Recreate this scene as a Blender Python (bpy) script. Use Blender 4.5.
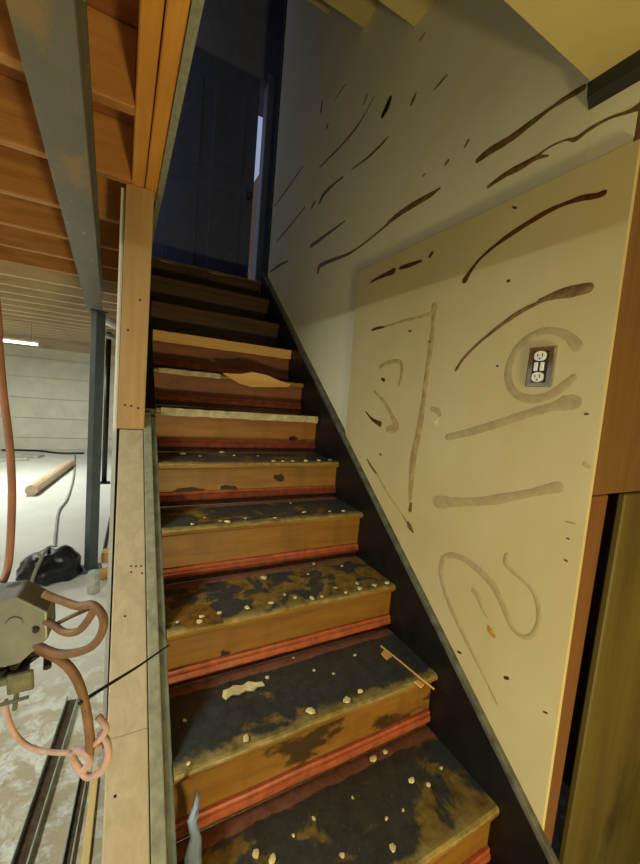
import bpy, bmesh, math, random
from mathutils import Vector, Matrix, noise

for o in list(bpy.data.objects):
    bpy.data.objects.remove(o, do_unlink=True)
SC = bpy.context.scene
COL = SC.collection
rnd = random.Random(7)

# ------------------------------------------------------------------ camera
YAW, PIT, ROL, F = 0.4995, -0.0918, -0.0873, 366.0
CAM = Vector((0.0, -0.2849, 1.2348))
fw = Vector((math.sin(YAW)*math.cos(PIT), math.cos(YAW)*math.cos(PIT), math.sin(PIT)))
rg = Vector((math.cos(YAW), -math.sin(YAW), 0))
dn = fw.cross(rg)
cr, sr = math.cos(ROL), math.sin(ROL)
RX = cr*rg + sr*dn
DY = -sr*rg + cr*dn
cam_data = bpy.data.cameras.new('camera')
cam = bpy.data.objects.new('camera', cam_data)
COL.objects.link(cam)
M = Matrix.Identity(4)
for r in range(3):
    M[r][0], M[r][1], M[r][2], M[r][3] = RX[r], -DY[r], -fw[r], CAM[r]
cam.matrix_world = M
cam_data.sensor_fit = 'HORIZONTAL'
cam_data.sensor_width = 36
cam_data.lens = F*36/640
cam_data.clip_start = 0.02
SC.camera = cam

def ray(u, v): return fw + RX*((u-320)/F) + DY*((v-432)/F)
def at_n(u, v, n, c):
    d = ray(u, v); n = Vector(n); t = (c - n.dot(CAM))/n.dot(d); return CAM + d*t
def at_x(u, v, x): return at_n(u, v, (1, 0, 0), x)
def at_y(u, v, y): return at_n(u, v, (0, 1, 0), y)
def at_z(u, v, z): return at_n(u, v, (0, 0, 1), z)
def at_d(u, v, d): return CAM + ray(u, v)*d
def depth(p): return (p-CAM).dot(fw)

# ------------------------------------------------------------------ world, exposure
w = bpy.data.worlds.new('world'); SC.world = w; w.use_nodes = True
w.node_tree.nodes['Background'].inputs[0].default_value = (0.35, 0.42, 0.62, 1)
w.node_tree.nodes['Background'].inputs[1].default_value = 0.8
SC.view_settings.view_transform = 'Standard'
SC.view_settings.look = 'None'
SC.view_settings.gamma = 1
SC.view_settings.use_curve_mapping = False
SC.view_settings.exposure = 0.0
LAMP_NEAR, LAMP_FAR, FILL_MID, FILL_REAR, FILL_WORK = 41, 58, 30, 14, 30

# ------------------------------------------------------------------ node helpers
def lin(c):
    def f(x):
        x /= 255.0
        return x/12.92 if x <= 0.04045 else ((x+0.055)/1.055)**2.4
    return (f(c[0]), f(c[1]), f(c[2]), 1.0)
def setin(nt, sock, v):
    if isinstance(v, bpy.types.NodeSocket): nt.links.new(v, sock)
    else: sock.default_value = v
def nd(nt, typ, ins=None, **at):
    n = nt.nodes.new(typ)
    for k, v in at.items(): setattr(n, k, v)
    for k, v in (ins or {}).items(): setin(nt, n.inputs[k], v)
    return n
def math_(nt, op, a, b=0.0, clamp=False):
    n = nd(nt, 'ShaderNodeMath', {0: a, 1: b}, operation=op, use_clamp=clamp); return n.outputs[0]
def mix(nt, fac, a, b):
    n = nt.nodes.new('ShaderNodeMix'); n.data_type = 'RGBA'
    setin(nt, n.inputs[0], fac); setin(nt, n.inputs[6], a); setin(nt, n.inputs[7], b)
    return n.outputs[2]
def ramp(nt, fac, stops):
    n = nt.nodes.new('ShaderNodeValToRGB'); setin(nt, n.inputs[0], fac)
    e = n.color_ramp.elements
    while len(e) > 1: e.remove(e[-1])
    e[0].position, e[0].color = stops[0]
    for p, c in stops[1:]:
        k = e.new(p); k.color = c
    return n.outputs[0]
def step(nt, v, a, b):
    n = nd(nt, 'ShaderNodeMapRange', {0: v, 1: a, 2: b, 3: 0.0, 4: 1.0}, interpolation_type='SMOOTHSTEP'); return n.outputs[0]
def coords(nt, scale=(1, 1, 1), loc=(0, 0, 0)):
    tc = nt.nodes.new('ShaderNodeTexCoord')
    m = nd(nt, 'ShaderNodeMapping', {'Vector': tc.outputs['Object'], 'Scale': scale, 'Location': loc})
    return m.outputs[0]
def noisef(nt, vec, scale, detail=4, rough=0.55, dist=0.0):
    n = nd(nt, 'ShaderNodeTexNoise', {'Vector': vec, 'Scale': scale, 'Detail': detail, 'Roughness': rough, 'Distortion': dist})
    return n.outputs[0]
def mat_base(name, rough=0.7, metal=0.0, spec=0.4):
    m = bpy.data.materials.new(name); m.use_nodes = True
    nt = m.node_tree; b = nt.nodes['Principled BSDF']
    b.inputs['Roughness'].default_value = rough; b.inputs['Metallic'].default_value = metal
    b.inputs['Specular IOR Level'].default_value = spec
    return m, nt, b
def bump(nt, b, h, strength=0.3, dist=0.01):
    n = nd(nt, 'ShaderNodeBump', {'Height': h, 'Strength': strength, 'Distance': dist})
    nt.links.new(n.outputs[0], b.inputs['Normal'])
def plain(name, c, rough=0.7, metal=0.0, var=0.12, scale=12, bmp=0.1, spec=0.4):
    m, nt, b = mat_base(name, rough, metal, spec)
    v = coords(nt); f = noisef(nt, v, scale, 5, 0.6)
    c = lin(c); d = tuple(x*(1-var*2) for x in c[:3])+(1,); e = tuple(min(1, x*(1+var)) for x in c[:3])+(1,)
    nt.links.new(ramp(nt, f, [(0.3, d), (0.7, e)]), b.inputs['Base Color'])
    if bmp: bump(nt, b, f, bmp, 0.004)
    return m
def wood(name, c1, c2, axis='y', scale=28, blotch=0.35, dark=(60, 38, 18), rough=0.65, seed=0, knots=0.0):
    m, nt, b = mat_base(name, rough)
    st = {'x': (0.06, 1, 1), 'y': (1, 0.06, 1), 'z': (1, 1, 0.06)}[axis]
    v = coords(nt, st, (seed*1.7, seed*0.9, seed*2.3))
    g = noisef(nt, v, scale, 6, 0.65, 0.6)
    c = ramp(nt, g, [(0.28, lin(c1)), (0.72, lin(c2))])
    v2 = coords(nt, {'x': (0.4, 1, 1), 'y': (1, 0.4, 1), 'z': (1, 1, 0.4)}[axis], (seed*3.1, seed, seed*1.3))
    bl = noisef(nt, v2, 5, 4, 0.6)
    f = math_(nt, 'MULTIPLY', step(nt, bl, 0.52, 0.72), blotch)
    c = mix(nt, f, c, lin(dark))
    if knots:
        vo = nd(nt, 'ShaderNodeTexVoronoi', {'Vector': v2, 'Scale': knots}, feature='F1')
        k = step(nt, vo.outputs[0], 0.12, 0.03)
        c = mix(nt, k, c, lin(dark))
    nt.links.new(c, b.inputs['Base Color'])
    bump(nt, b, g, 0.25, 0.003)
    return m

# ------------------------------------------------------------------ mesh helpers
def bx(bm, x0, x1, y0, y1, z0, z1):
    vs = [bm.verts.new(p) for p in ((x0,y0,z0),(x1,y0,z0),(x1,y1,z0),(x0,y1,z0),(x0,y0,z1),(x1,y0,z1),(x1,y1,z1),(x0,y1,z1))]
    for f in ((3,2,1,0),(4,5,6,7),(0,1,5,4),(1,2,6,5),(2,3,7,6),(3,0,4,7)): bm.faces.new([vs[i] for i in f])
    return vs
def bevel(bm, w, seg=2):
    bmesh.ops.bevel(bm, geom=list(bm.edges), offset=w, segments=seg, affect='EDGES', profile=0.6)
def prism(bm, prof, axis, a, b, n=1, jit=None):
    """closed profile in the two other axes, extruded along axis from a to b in n slices"""
    rings = []
    for k in range(n+1):
        t = a+(b-a)*k/n; ring = []
        for i, (p, q) in enumerate(prof):
            if jit: dp, dq = jit(i, t); p, q = p+dp, q+dq
            ring.append(bm.verts.new({'x': (t,p,q), 'y': (p,t,q), 'z': (p,q,t)}[axis]))
        rings.append(ring)
    m = len(prof)
    for k in range(n):
        for i in range(m):
            j = (i+1) % m
            bm.faces.new((rings[k][i], rings[k][j], rings[k+1][j], rings[k+1][i]))
    bm.faces.new(rings[0][::-1]); bm.faces.new(rings[-1])
    bmesh.ops.recalc_face_normals(bm, faces=bm.faces[:])
def catmull(pts, sub=6):
    out = []
    P = [pts[0]]+list(pts)+[pts[-1]]
    for i in range(1, len(P)-2):
        p0, p1, p2, p3 = P[i-1], P[i], P[i+1], P[i+2]
        for s in range(sub):
            t = s/sub
            out.append(tuple(0.5*((2*b)+(-a+c)*t+(2*a-5*b+4*c-d)*t*t+(-a+3*b-3*c+d)*t**3) for a,b,c,d in zip(p0,p1,p2,p3)))
    out.append(tuple(pts[-1])); return out
def tube(bm, pts, r, seg=8, r2=None):
    pts = [Vector(p) for p in pts]; n = len(pts); rings = []
    up = Vector((0.3, 0.2, 0.93)).normalized(); prev = None
    for i, p in enumerate(pts):
        t = (pts[min(i+1, n-1)]-pts[max(i-1, 0)]).normalized()
        s = (prev - t*prev.dot(t)) if prev else t.cross(up)
        if s.length < 1e-5: s = t.cross(Vector((1, 0, 0)))
        s.normalize(); prev = s; q = t.cross(s)
        rr = r if r2 is None else r+(r2-r)*i/(n-1)
        rings.append([bm.verts.new(p+(s*math.cos(a)+q*math.sin(a))*rr) for a in [2*math.pi*k/seg for k in range(seg)]])
    for a, b in zip(rings, rings[1:]):
        for i in range(seg):
            j = (i+1) % seg; bm.faces.new((a[i], a[j], b[j], b[i]))
    bm.faces.new(rings[0][::-1]); bm.faces.new(rings[-1])
    bmesh.ops.recalc_face_normals(bm, faces=bm.faces[:])
def cyl(bm, c, r, h, axis='z', seg=16, r2=None):
    c = Vector(c); d = {'x': Vector((1,0,0)), 'y': Vector((0,1,0)), 'z': Vector((0,0,1))}[axis]
    tube(bm, [c, c+d*h], r, seg, r2)
def obj(name, bm, mat, parent=None, smooth=False):
    me = bpy.data.meshes.new(name); bm.to_mesh(me); bm.free()
    me.materials.append(mat)
    if smooth:
        for p in me.polygons: p.use_smooth = True
    o = bpy.data.objects.new(name, me); COL.objects.link(o)
    if parent: attach(o, parent)
    return o
WLOC = {}
def world_loc(o):
    v = Vector(o.location); p = o.parent
    return v
def attach(o, parent):
    o.parent = parent
    o.matrix_parent_inverse = Matrix.Translation(-Vector(parent.get('_base', (0, 0, 0))))
def new(): return bmesh.new()
def box_obj(name, dims, mat, parent=None, bev=0.0, seg=1):
    bm = new(); bx(bm, *dims)
    if bev: bevel(bm, bev, seg)
    return obj(name, bm, mat, parent)
def tag(o, label, cat, group=None, kind=None):
    o['label'] = label; o['category'] = cat
    if group: o['group'] = group
    if kind: o['kind'] = kind
    return o
def thing(name, label, cat, loc, group=None):
    o = bpy.data.objects.new(name, None); COL.objects.link(o)
    o.location = loc; o['_base'] = tuple(loc); o.empty_display_size = 0.1
    return tag(o, label, cat, group)
def struct(o, label, cat):
    o['kind'] = 'structure'; return tag(o, label, cat)

# ------------------------------------------------------------------ materials
def m_wall():
    m, nt, b = mat_base('old_white_plaster', 0.6)
    v = coords(nt); a = noisef(nt, v, 3, 5, 0.6); f = noisef(nt, v, 60, 3, 0.5)
    c = ramp(nt, a, [(0.3, lin((226, 220, 190))), (0.7, lin((236, 231, 208)))])
    nt.links.new(c, b.inputs['Base Color']); bump(nt, b, f, 0.08, 0.002); return m
def m_panel():
    m, nt, b = mat_base('cream_wallboard', 0.55)
    v = coords(nt); a = noisef(nt, v, 2.2, 5, 0.6); v2 = coords(nt, (1, 1, 0.12)); s = noisef(nt, v2, 7, 3, 0.5)
    c = ramp(nt, a, [(0.3, lin((196, 178, 128))), (0.7, lin((207, 193, 150)))])
    c = mix(nt, math_(nt, 'MULTIPLY', step(nt, s, 0.5, 0.75), 0.25), c, lin((196, 172, 116)))
    nt.links.new(c, b.inputs['Base Color']); bump(nt, b, noisef(nt, v, 90, 3), 0.05, 0.001); return m
def m_floor():
    m, nt, b = mat_base('dusty_pale_concrete', 0.75)
    v = coords(nt); a = noisef(nt, v, 1.3, 6, 0.6); d = noisef(nt, v, 9, 6, 0.7, 0.4)
    c = ramp(nt, a, [(0.3, lin((205, 206, 200))), (0.7, lin((226, 227, 224)))])
    sx = nd(nt, 'ShaderNodeSeparateXYZ', {0: coords(nt)})
    near = step(nt, sx.outputs[1], 2.6, 1.4)
    f = math_(nt, 'MULTIPLY', math_(nt, 'MULTIPLY', step(nt, d, 0.38, 0.56), near), 0.9)
    c = mix(nt, f, c, lin((170, 156, 128)))
    f2 = math_(nt, 'MULTIPLY', math_(nt, 'MULTIPLY', step(nt, noisef(nt, v, 22, 6, 0.75, 0.6), 0.55, 0.68), near), 0.6)
    c = mix(nt, f2, c, lin((128, 110, 84)))
    nt.links.new(c, b.inputs['Base Color']); bump(nt, b, d, 0.25, 0.01); return m
def m_steel(name, c, rust):
    m, nt, b = mat_base(name, 0.5, 0.15)
    v = coords(nt, (1, 0.5, 1)); a = noisef(nt, v, 8, 6, 0.65); r = noisef(nt, coords(nt, (1, 0.45, 1), (3, 1, 0)), 6, 6, 0.7)
    k = ramp(nt, a, [(0.3, tuple(x*0.75 for x in lin(c)[:3])+(1,)), (0.7, lin(c))])
    k = mix(nt, math_(nt, 'MULTIPLY', step(nt, r, 0.55, 0.68), rust), k, lin((150, 120, 60)))
    k = mix(nt, math_(nt, 'MULTIPLY', step(nt, noisef(nt, v, 30, 3, 0.5), 0.68, 0.73), rust), k, lin((200, 180, 120)))
    nt.links.new(k, b.inputs['Base Color']); bump(nt, b, a, 0.15, 0.003); return m
MAT = dict(
    wall=m_wall(), panel=m_panel(), floor=m_floor(),
    beam=m_steel('painted_steel_beam', (112, 108, 94), 0.7), post=m_steel('blue_grey_steel', (90, 99, 104), 0.15),
    joist=wood('rough_joist', (164, 108, 52), (200, 144, 80), 'x', 22, 0.4, (86, 50, 24), seed=2),
    subfloor=wood('subfloor_boards', (140, 84, 44), (166, 104, 58), 'x', 20, 0.3, seed=5),
    joist_pale=wood('pale_joist', (196, 176, 140), (218, 200, 168), 'x', 22, 0.3, (150, 116, 74), seed=3),  # paler tone for the far joists
    header=wood('amber_lumber', (196, 128, 40), (222, 158, 66), 'y', 26, 0.25, (150, 92, 30), seed=4),
    stud=wood('brown_stud', (154, 120, 74), (184, 150, 106), 'z', 26, 0.35, (128, 82, 40), seed=6, knots=4),
    newwood=wood('pale_new_lumber', (164, 148, 120), (186, 170, 142), 'y', 30, 0.25, (150, 126, 90), seed=8),
    drywall=plain('grey_green_drywall_edge', (140, 140, 120), 0.8, var=0.15, scale=40),
    stringer=plain('worn_grey_paint', (112, 118, 108), 0.6, var=0.25, scale=20),
    skirt=plain('black_paint', (20, 19, 18), 0.45, var=0.3, scale=18),
    skirtcap=plain('grey_worn_edge', (98, 96, 84), 0.55, var=0.3, scale=25),
    cream=plain('cream_ceiling_paint', (184, 168, 112), 0.6, var=0.06, scale=4),
    dark=plain('dark_trim', (44, 44, 34), 0.5, var=0.2),
    navy=plain('navy_door_paint', (74, 80, 104), 0.5, var=0.1),
    navywall=plain('dark_blue_wall', (104, 108, 126), 0.7, var=0.08),
    casing=plain('off_white_casing', (128, 126, 120), 0.5, var=0.06),
    backwall=plain('white_painted_board', (222, 220, 204), 0.6, var=0.06, scale=4),
    red=plain('brick_red_paint', (164, 82, 50), 0.5, var=0.22, scale=30, bmp=0.2),
    barewood=wood('bare_tan_wood', (190, 146, 84), (214, 172, 108), 'x', 24, 0.2, (150, 104, 54), seed=9),
    paleedge=plain('chalky_pale_paint', (178, 168, 138), 0.7, var=0.2, scale=30),
    chip=plain('cream_crumb', (232, 214, 156), 0.8, var=0.15, scale=60),
    splinter=wood('splintered_pine', (206, 150, 78), (228, 180, 104), 'x', 40, 0.1, seed=11),
    glue_up=plain('brown_old_adhesive', (124, 96, 46), 0.45, var=0.3, scale=40, bmp=0.3),
    glue_dk=plain('dark_brown_adhesive', (96, 54, 20), 0.4, var=0.3, scale=40, bmp=0.3),
    glue_lt=plain('grey_tan_adhesive', (180, 162, 116), 0.6, var=0.1, scale=40, bmp=0.3),
    glue_ol=plain('olive_adhesive', (182, 160, 104), 0.55, var=0.2, scale=40, bmp=0.3),
    orange=plain('orange_stain', (196, 140, 60), 0.6, var=0.2, scale=60),
    hole=plain('black_hole', (16, 14, 10), 0.9, var=0.2),
    stain=plain('dark_riser_stain', (30, 18, 10), 0.6, var=0.3, scale=60),
    patch=plain('amber_glue_patch', (124, 88, 32), 0.5, var=0.3, scale=50, bmp=0.3),
    chrome=None, white=plain('white_plastic', (240, 240, 238), 0.3, var=0.02),
    slot=plain('black_slot', (12, 12, 12), 0.5, var=0.1),
    jambwood=wood('brown_jamb', (104, 72, 38), (128, 92, 52), 'z', 20, 0.4, (74, 42, 18), seed=12, knots=3),
    jambor=wood('orange_stud', (104, 66, 34), (126, 84, 46), 'z', 26, 0.3, seed=13),
    jambdk=wood('dark_brown_wood', (60, 34, 18), (78, 46, 24), 'z', 26, 0.3, seed=14),
    olive=wood('olive_board', (74, 62, 20), (112, 98, 44), 'z', 7, 0.75, (48, 42, 18), seed=15),
    galv=plain('galvanised_track', (176, 188, 176), 0.45, 0.3, var=0.2, scale=20),
    trackweb=plain('brown_track_inside', (84, 68, 46), 0.8, var=0.3, scale=40),  # brown tone between the track flanges
    palepole=wood('pale_round_timber', (196, 170, 140), (216, 192, 162), 'y', 30, 0.15, (160, 130, 100), seed=17),
    lath=wood('yellow_lath', (216, 184, 116), (232, 204, 140), 'y', 30, 0.1, seed=16),
    bag=plain('black_plastic', (22, 22, 30), 0.35, var=0.2, scale=10),
    strap=plain('grey_strap', (140, 138, 124), 0.7),
    boxmetal=plain('dull_zinc_box', (132, 134, 130), 0.5, 0.35, var=0.15, scale=15),
    boxdark=plain('dark_box_inside', (40, 34, 30), 0.7),
    bracket=plain('tarnished_bracket', (120, 122, 100), 0.5, 0.4, var=0.3, scale=40),
    cable=plain('brown_cable', (128, 94, 66), 0.6, var=0.2, scale=30),
    cablepink=plain('pink_tan_cable', (200, 164, 156), 0.6, var=0.15, scale=40),
    pipe=plain('terracotta_cable', (146, 102, 82), 0.55, var=0.15, scale=14),
    wire=plain('black_wire', (18, 16, 14), 0.5, var=0.1),
    greywire=plain('grey_cable', (160, 160, 150), 0.6, var=0.1),
    concrete=plain('pale_concrete', (190, 188, 176), 0.85, var=0.15, scale=30),
    fixture=plain('white_enamel', (236, 236, 232), 0.4, var=0.02),
)
def m_chrome():
    m, nt, b = mat_base('polished_chrome', 0.08, 1.0); b.inputs['Base Color'].default_value = (0.62, 0.64, 0.62, 1); return m
MAT['chrome'] = m_chrome()
def m_emit(name, s):
    m, nt, b = mat_base(name, 0.4); b.inputs['Base Color'].default_value = (1, 1, 1, 1)
    b.inputs['Emission Color'].default_value = (1, 0.96, 0.88, 1); b.inputs['Emission Strength'].default_value = s; return m
MAT['diffuser'] = m_emit('lit_diffuser', 6)
def m_plastic():
    m, nt, b = mat_base('blue_clear_plastic', 0.25); b.inputs['Base Color'].default_value = lin((186, 210, 244))
    b.inputs['Transmission Weight'].default_value = 0.35; return m
MAT['plastic'] = m_plastic()

# ------------------------------------------------------------------ dimensions
FZ = -0.38
RUN, RISE, OV = 0.24, 0.19018, 0.022
WX = 0.9205            # right ends of the treads
LX = 0.127             # left ends
WALL = 0.95
JB = 1.955             # joist undersides
TOPZ = 4.7

# ------------------------------------------------------------------ setting: shell
fl = new(); bmesh.ops.create_grid(fl, x_segments=1, y_segments=1, size=1)
fl.free(); fl = new(); bx(fl, -3.5, 1.8, -2.8, 9.4, FZ-0.1, FZ)
struct(obj('floor', fl, MAT['floor']), 'pale dusty concrete basement floor left of the stairs', 'floor')
wb = box_obj('wall_back', (-3.5, 1.8, 9.36, 9.46, FZ, 2.2), MAT['wall'])
struct(wb, 'white boarded far wall of the basement', 'wall')
zz = FZ; hs = [0.26, 0.42, 0.42, 0.44, 0.40, 0.35]
for h in hs:
    for k in range(1):
        x0 = -3.5
        box_obj('board', (x0+0.003, 1.797, 9.335, 9.36, zz+0.004, zz+h-0.006), MAT['backwall'], wb, 0.003)
    zz += h
struct(box_obj('wall_left', (-3.6, -3.5, -2.8, 9.46, FZ, 2.2), MAT['backwall']), 'pale basement side wall far left of the stairs', 'wall')
struct(box_obj('wall_front', (-3.6, 1.9, -2.9, -2.8, FZ, TOPZ), MAT['backwall']), 'pale wall at the foot end of the basement', 'wall')
struct(box_obj('wall_side', (1.8, 1.9, -2.8, 9.46, FZ, TOPZ), MAT['jambwood']), 'brown wall beyond the open stud bay', 'wall')

# ceiling of the basement with its joists
ce = box_obj('ceiling', (-3.5, 0.0895, -2.8, 9.46, JB+0.1905, JB+0.22), MAT['subfloor'])
struct(ce, 'subfloor boards carried on exposed wooden joists', 'ceiling')
jm = bpy.data.meshes.new('joist'); bm = new(); bx(bm, -3.5, 0.0035, -0.019, 0.019, 0, 0.19); bevel(bm, 0.003, 1); bm.to_mesh(jm); bm.free()
jm.materials.append(MAT['joist'])
jm2 = jm.copy(); jm2.materials.clear(); jm2.materials.append(MAT['joist_pale'])
ys = [-2.4+0.412*k for k in range(29)]
off = 0.911-min(ys, key=lambda a: abs(a-0.911))
for y in ys:
    y += off
    if y > 9.3: continue
    o = bpy.data.objects.new('joist', jm if y < 3.1 else jm2); COL.objects.link(o); o.location = (0, y, JB+rnd.uniform(-0.004, 0.004)); o.parent = ce
struct(box_obj('trim_1', (-3.5, 0.0, 9.24, 9.335, 1.76, JB), MAT['joist_pale'], None, 0.004), 'brown sill timber along the top of the far wall', 'trim')

# stair side wall on the left: drywall above the header and the closed wall beyond the post
lw = new(); bx(lw, 0.090, 0.110, 0.2, 2.75, JB-0.005, TOPZ); wl = obj('wall_stair', lw, MAT['drywall'])
struct(wl, 'grey green drywall closing the left side of the stairwell', 'wall')
box_obj('drywall_sheet', (0.066, 0.080, 1.42, 3.3, FZ, JB-0.006), MAT['drywall'], wl)
box_obj('basement_sheet', (-0.030, -0.016, 1.375, 3.4, FZ, JB-0.002), MAT['backwall'], wl)
for y in (1.75, 2.1, 2.45, 2.8, 3.15):
    box_obj('stud', (-0.015, 0.0655, y-0.019, y+0.019, FZ, JB-0.003), MAT['stud'], wl)

# right wall, plaster above and wallboard panel below
bm = new(); bx(bm, WALL, 1.06, 0.26, 2.51, FZ, TOPZ); wr = obj('wall_right', bm, MAT['wall'])
struct(wr, 'stained white plaster wall on the right of the stairs', 'wall')
box_obj('wall_end', (WALL, 1.06, 0.165, 0.2595, 1.83, TOPZ), MAT['wall'], wr)
box_obj('corner_trim', (WALL-0.008, 1.07, 2.5105, 2.545, 2.09, TOPZ), MAT['dark'], wr, 0.003)
PX = WALL-0.013
pp = [(1.201, 1.828), (0.146, 1.834), (0.123, 0.05), (0.119, -0.14), (1.168, 0.72)]
pbm = new(); prism(pbm, pp, 'x', PX, WALL-0.0005)
pan = obj('panel', pbm, MAT['panel'], wr)
pan['label'] = 'cream wallboard with dried glue streaks'

# skirt board following the stairs on the right
SL = RISE/RUN
def slz(y, h): return y*SL+h
sk = new(); prism(sk, [(-0.2, slz(-0.2, -0.30)), (2.56, slz(2.56, -0.30)), (2.56, slz(2.56, 0.118)), (-0.2, slz(-0.2, 0.118))], 'x', WX+0.001, PX-0.0005)
sko = obj('trim_2', sk, MAT['skirt']); struct(sko, 'black skirt board climbing the right side of the stairs', 'trim')
sk = new(); prism(sk, [(-0.2, slz(-0.2, 0.1185)), (2.56, slz(2.56, 0.1185)), (2.56, slz(2.56, 0.142)), (-0.2, slz(-0.2, 0.142))], 'x', WX-0.002, PX-0.0005)
bevel(sk, 0.004, 2); obj('cap_strip', sk, MAT['skirtcap'], sko)
sk = new(); prism(sk, [(1.21, slz(1.21, -0.1)), (2.50, slz(2.50, -0.1)), (2.50, slz(2.50, 0.138)), (1.21, slz(1.21, 0.138))], 'x', PX, WALL-0.001)
obj('packing_strip', sk, MAT['skirtcap'], sko)

# stepped soffit above the stairs
for i, (y0, y1, z0, z1) in enumerate(((-2.8, 0.262, 2.02, 2.70), (0.10, 0.98, 2.7005, 3.0), (0.30, 1.375, 3.0005, 3.4), (0.6, 1.80, 3.4005, TOPZ))):
    x1 = 1.799 if i == 0 else WALL-0.0005
    so = new(); bx(so, 0.1105, x1, y0, y1, z0, z1)
    if i == 0:
        so.free(); so = new(); bx(so, 0.1105, WALL-0.0005, y0, y1, z0, z1); bx(so, WALL-0.0004, 1.799, y0, 0.150, z0, z1)
    so = obj('ceiling_soffit', so, MAT['cream'])
    struct(so, ['cream ceiling underside over the foot of the stairs', 'cream soffit step above the middle of the stairs',
                'dim cream soffit step higher up the stairwell', 'darkest uppermost soffit step in the stairwell'][i], 'ceiling')
bm = new(); prism(bm, [(WALL-0.0005, 1.968), (WALL-0.0005, 2.0195), (WALL-0.020, 2.0195), (WALL-0.014, 1.990)], 'y', -0.02, 0.268)
tr = obj('trim_3', bm, MAT['dark']); struct(tr, 'short dark moulding where cream ceiling meets the right wall', 'trim')
struct(box_obj('ceiling_upper', (-0.2, 1.8, 1.8005, 4.6, TOPZ, TOPZ+0.05), MAT['navywall']), 'dark ceiling above the head of the stairs', 'ceiling')

# head of the stairs: landing, door wall, door
struct(box_obj('floor_landing', (0.1105, 1.4, 2.87, 4.6, 1.95, 2.088), MAT['jambdk']), 'dark upper floor at the head of the stairs', 'floor')
DYY = 3.25
dwm = new(); bx(dwm, 0.1105, 1.4, DYY, DYY+0.1, 4.06, TOPZ); bx(dwm, 1.135, 1.4, DYY, DYY+0.1, 2.089, 4.06)
struct(obj('wall_upper', dwm, MAT['navywall']), 'dark blue wall around the door at the top of the stairs', 'wall')
struct(box_obj('wall_hall', (1.35, 1.40, 2.56, DYY, 2.089, TOPZ), MAT['navywall']), 'dark side wall of the upper landing', 'wall')
d = thing('door_1', 'dark navy door standing at the top of the stairs', 'door', (0.6, DYY, 2.09)); d['kind'] = 'structure'
bm = new(); bx(bm, 0.15, 1.01, DYY+0.02, DYY+0.06, 2.095, 4.055); obj('door_leaf', bm, MAT['navy'], d)
for (x0, x1, z0, z1) in ((0.25, 0.52, 2.30, 3.0), (0.62, 0.90, 2.30, 3.0), (0.25, 0.52, 3.15, 3.85), (0.62, 0.90, 3.15, 3.85)):
    bm = new(); bx(bm, x0, x1, DYY+0.012, DYY+0.0195, z0, z1); bevel(bm, 0.004, 1); obj('door_panel', bm, MAT['navy'], d)
bm = new(); bx(bm, 1.075, 1.134, DYY-0.015, DYY+0.1, 2.09, 4.12); bevel(bm, 0.004, 1); obj('door_casing', bm, MAT['casing'], d)
bm = new(); cyl(bm, (0.965, DYY+0.02, 3.02), 0.014, -0.05, 'y', 12); bmesh.ops.create_uvsphere(bm, u_segments=12, v_segments=8, radius=0.027, matrix=Matrix.Translation((0.965, DYY-0.04, 3.02)))
obj('knob', bm, MAT['dark'], d, True)

# framing right of the wallboard
jb = thing('stud_bay', 'brown timber framing at the cut end of the right wall', 'framing', (1.05, 0.16, FZ)); jb['kind'] = 'structure'
box_obj('header_board', (WALL+0.001, 1.79, 0.1505, 0.1645, 1.062, 2.019), MAT['jambwood'], jb, 0.003)
box_obj('stud', (WALL+0.001, 1.062, 0.1505, 0.258, FZ, 1.061), MAT['jambor'], jb, 0.003)
box_obj('stud', (1.063, 1.152, 0.235, 0.258, FZ, 1.061), MAT['jambdk'], jb, 0.003)  # dark board standing in for the shade inside the open gap
box_obj('side_board', (1.153, 1.79, 0.1505, 0.1695, FZ, 1.058), MAT['olive'], jb, 0.004)
box_obj('upper_end_board', (WALL+0.001, 1.05, 0.1505, 0.164, 2.021, 2.4), MAT['jambwood'], jb)

# ------------------------------------------------------------------ glue streaks on the wall (real ribbons of dried adhesive)
def streak(pts, mat, parent, xs, name='glue_streak', hgt=0.0010, jit=0.18):
    C = catmull([(u, v, w) for u, v, w in pts], 5)
    P, Wd = [], []
    for u, v, w in C:
        p = at_x(u, v, xs); P.append(p); Wd.append(max(0.0015, w*depth(p)/F*0.50))
    n = len(P); bm = new(); rows = []
    sd = rnd.uniform(0, 50)
    for i in range(n):
        t = P[min(i+1, n-1)]-P[max(i-1, 0)]; t.x = 0
        t.normalize(); s = Vector((0, -t.z, t.y))
        wv = Wd[i]*(1+jit*noise.noise(Vector((sd+i*0.45, sd, 0))))
        row = []
        for a, hh in ((-1, 0.0), (-0.6, 0.75), (0, 1.0), (0.6, 0.75), (1, 0.0)):
            q = P[i]+s*(a*wv); row.append(bm.verts.new((xs-0.0003-hh*hgt, q.y, q.z)))
        rows.append(row)
    def cap(i, sgn):
        t = (P[1]-P[0]) if i == 0 else (P[-1]-P[-2]); t.x = 0; t.normalize()
        s = Vector((0, -t.z, t.y)); prev = rows[i]; wv = Wd[i]
        for ang in (35, 70):
            c_, s_ = math.cos(math.radians(ang)), math.sin(math.radians(ang)); row = []
            for a, hh in ((-1, 0.0), (-0.6, 0.75), (0, 1.0), (0.6, 0.75), (1, 0.0)):
                q = P[i]+s*(a*wv*c_)+t*(sgn*wv*s_); row.append(bm.verts.new((xs-0.0003-hh*hgt*c_, q.y, q.z)))
            for k in range(4): bm.faces.new((prev[k], prev[k+1], row[k+1], row[k]))
            prev = row
    for a, b in zip(rows, rows[1:]):
        for k in range(4): bm.faces.new((a[k], a[k+1], b[k+1], b[k]))
    cap(0, -1); cap(n-1, 1)
    bmesh.ops.recalc_face_normals(bm, faces=bm.faces[:])
    if sum((f.normal.x for f in bm.faces)) > 0: bmesh.ops.reverse_faces(bm, faces=bm.faces[:])
    return obj(name, bm, mat, parent, True)
U = MAT['glue_up']
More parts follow.
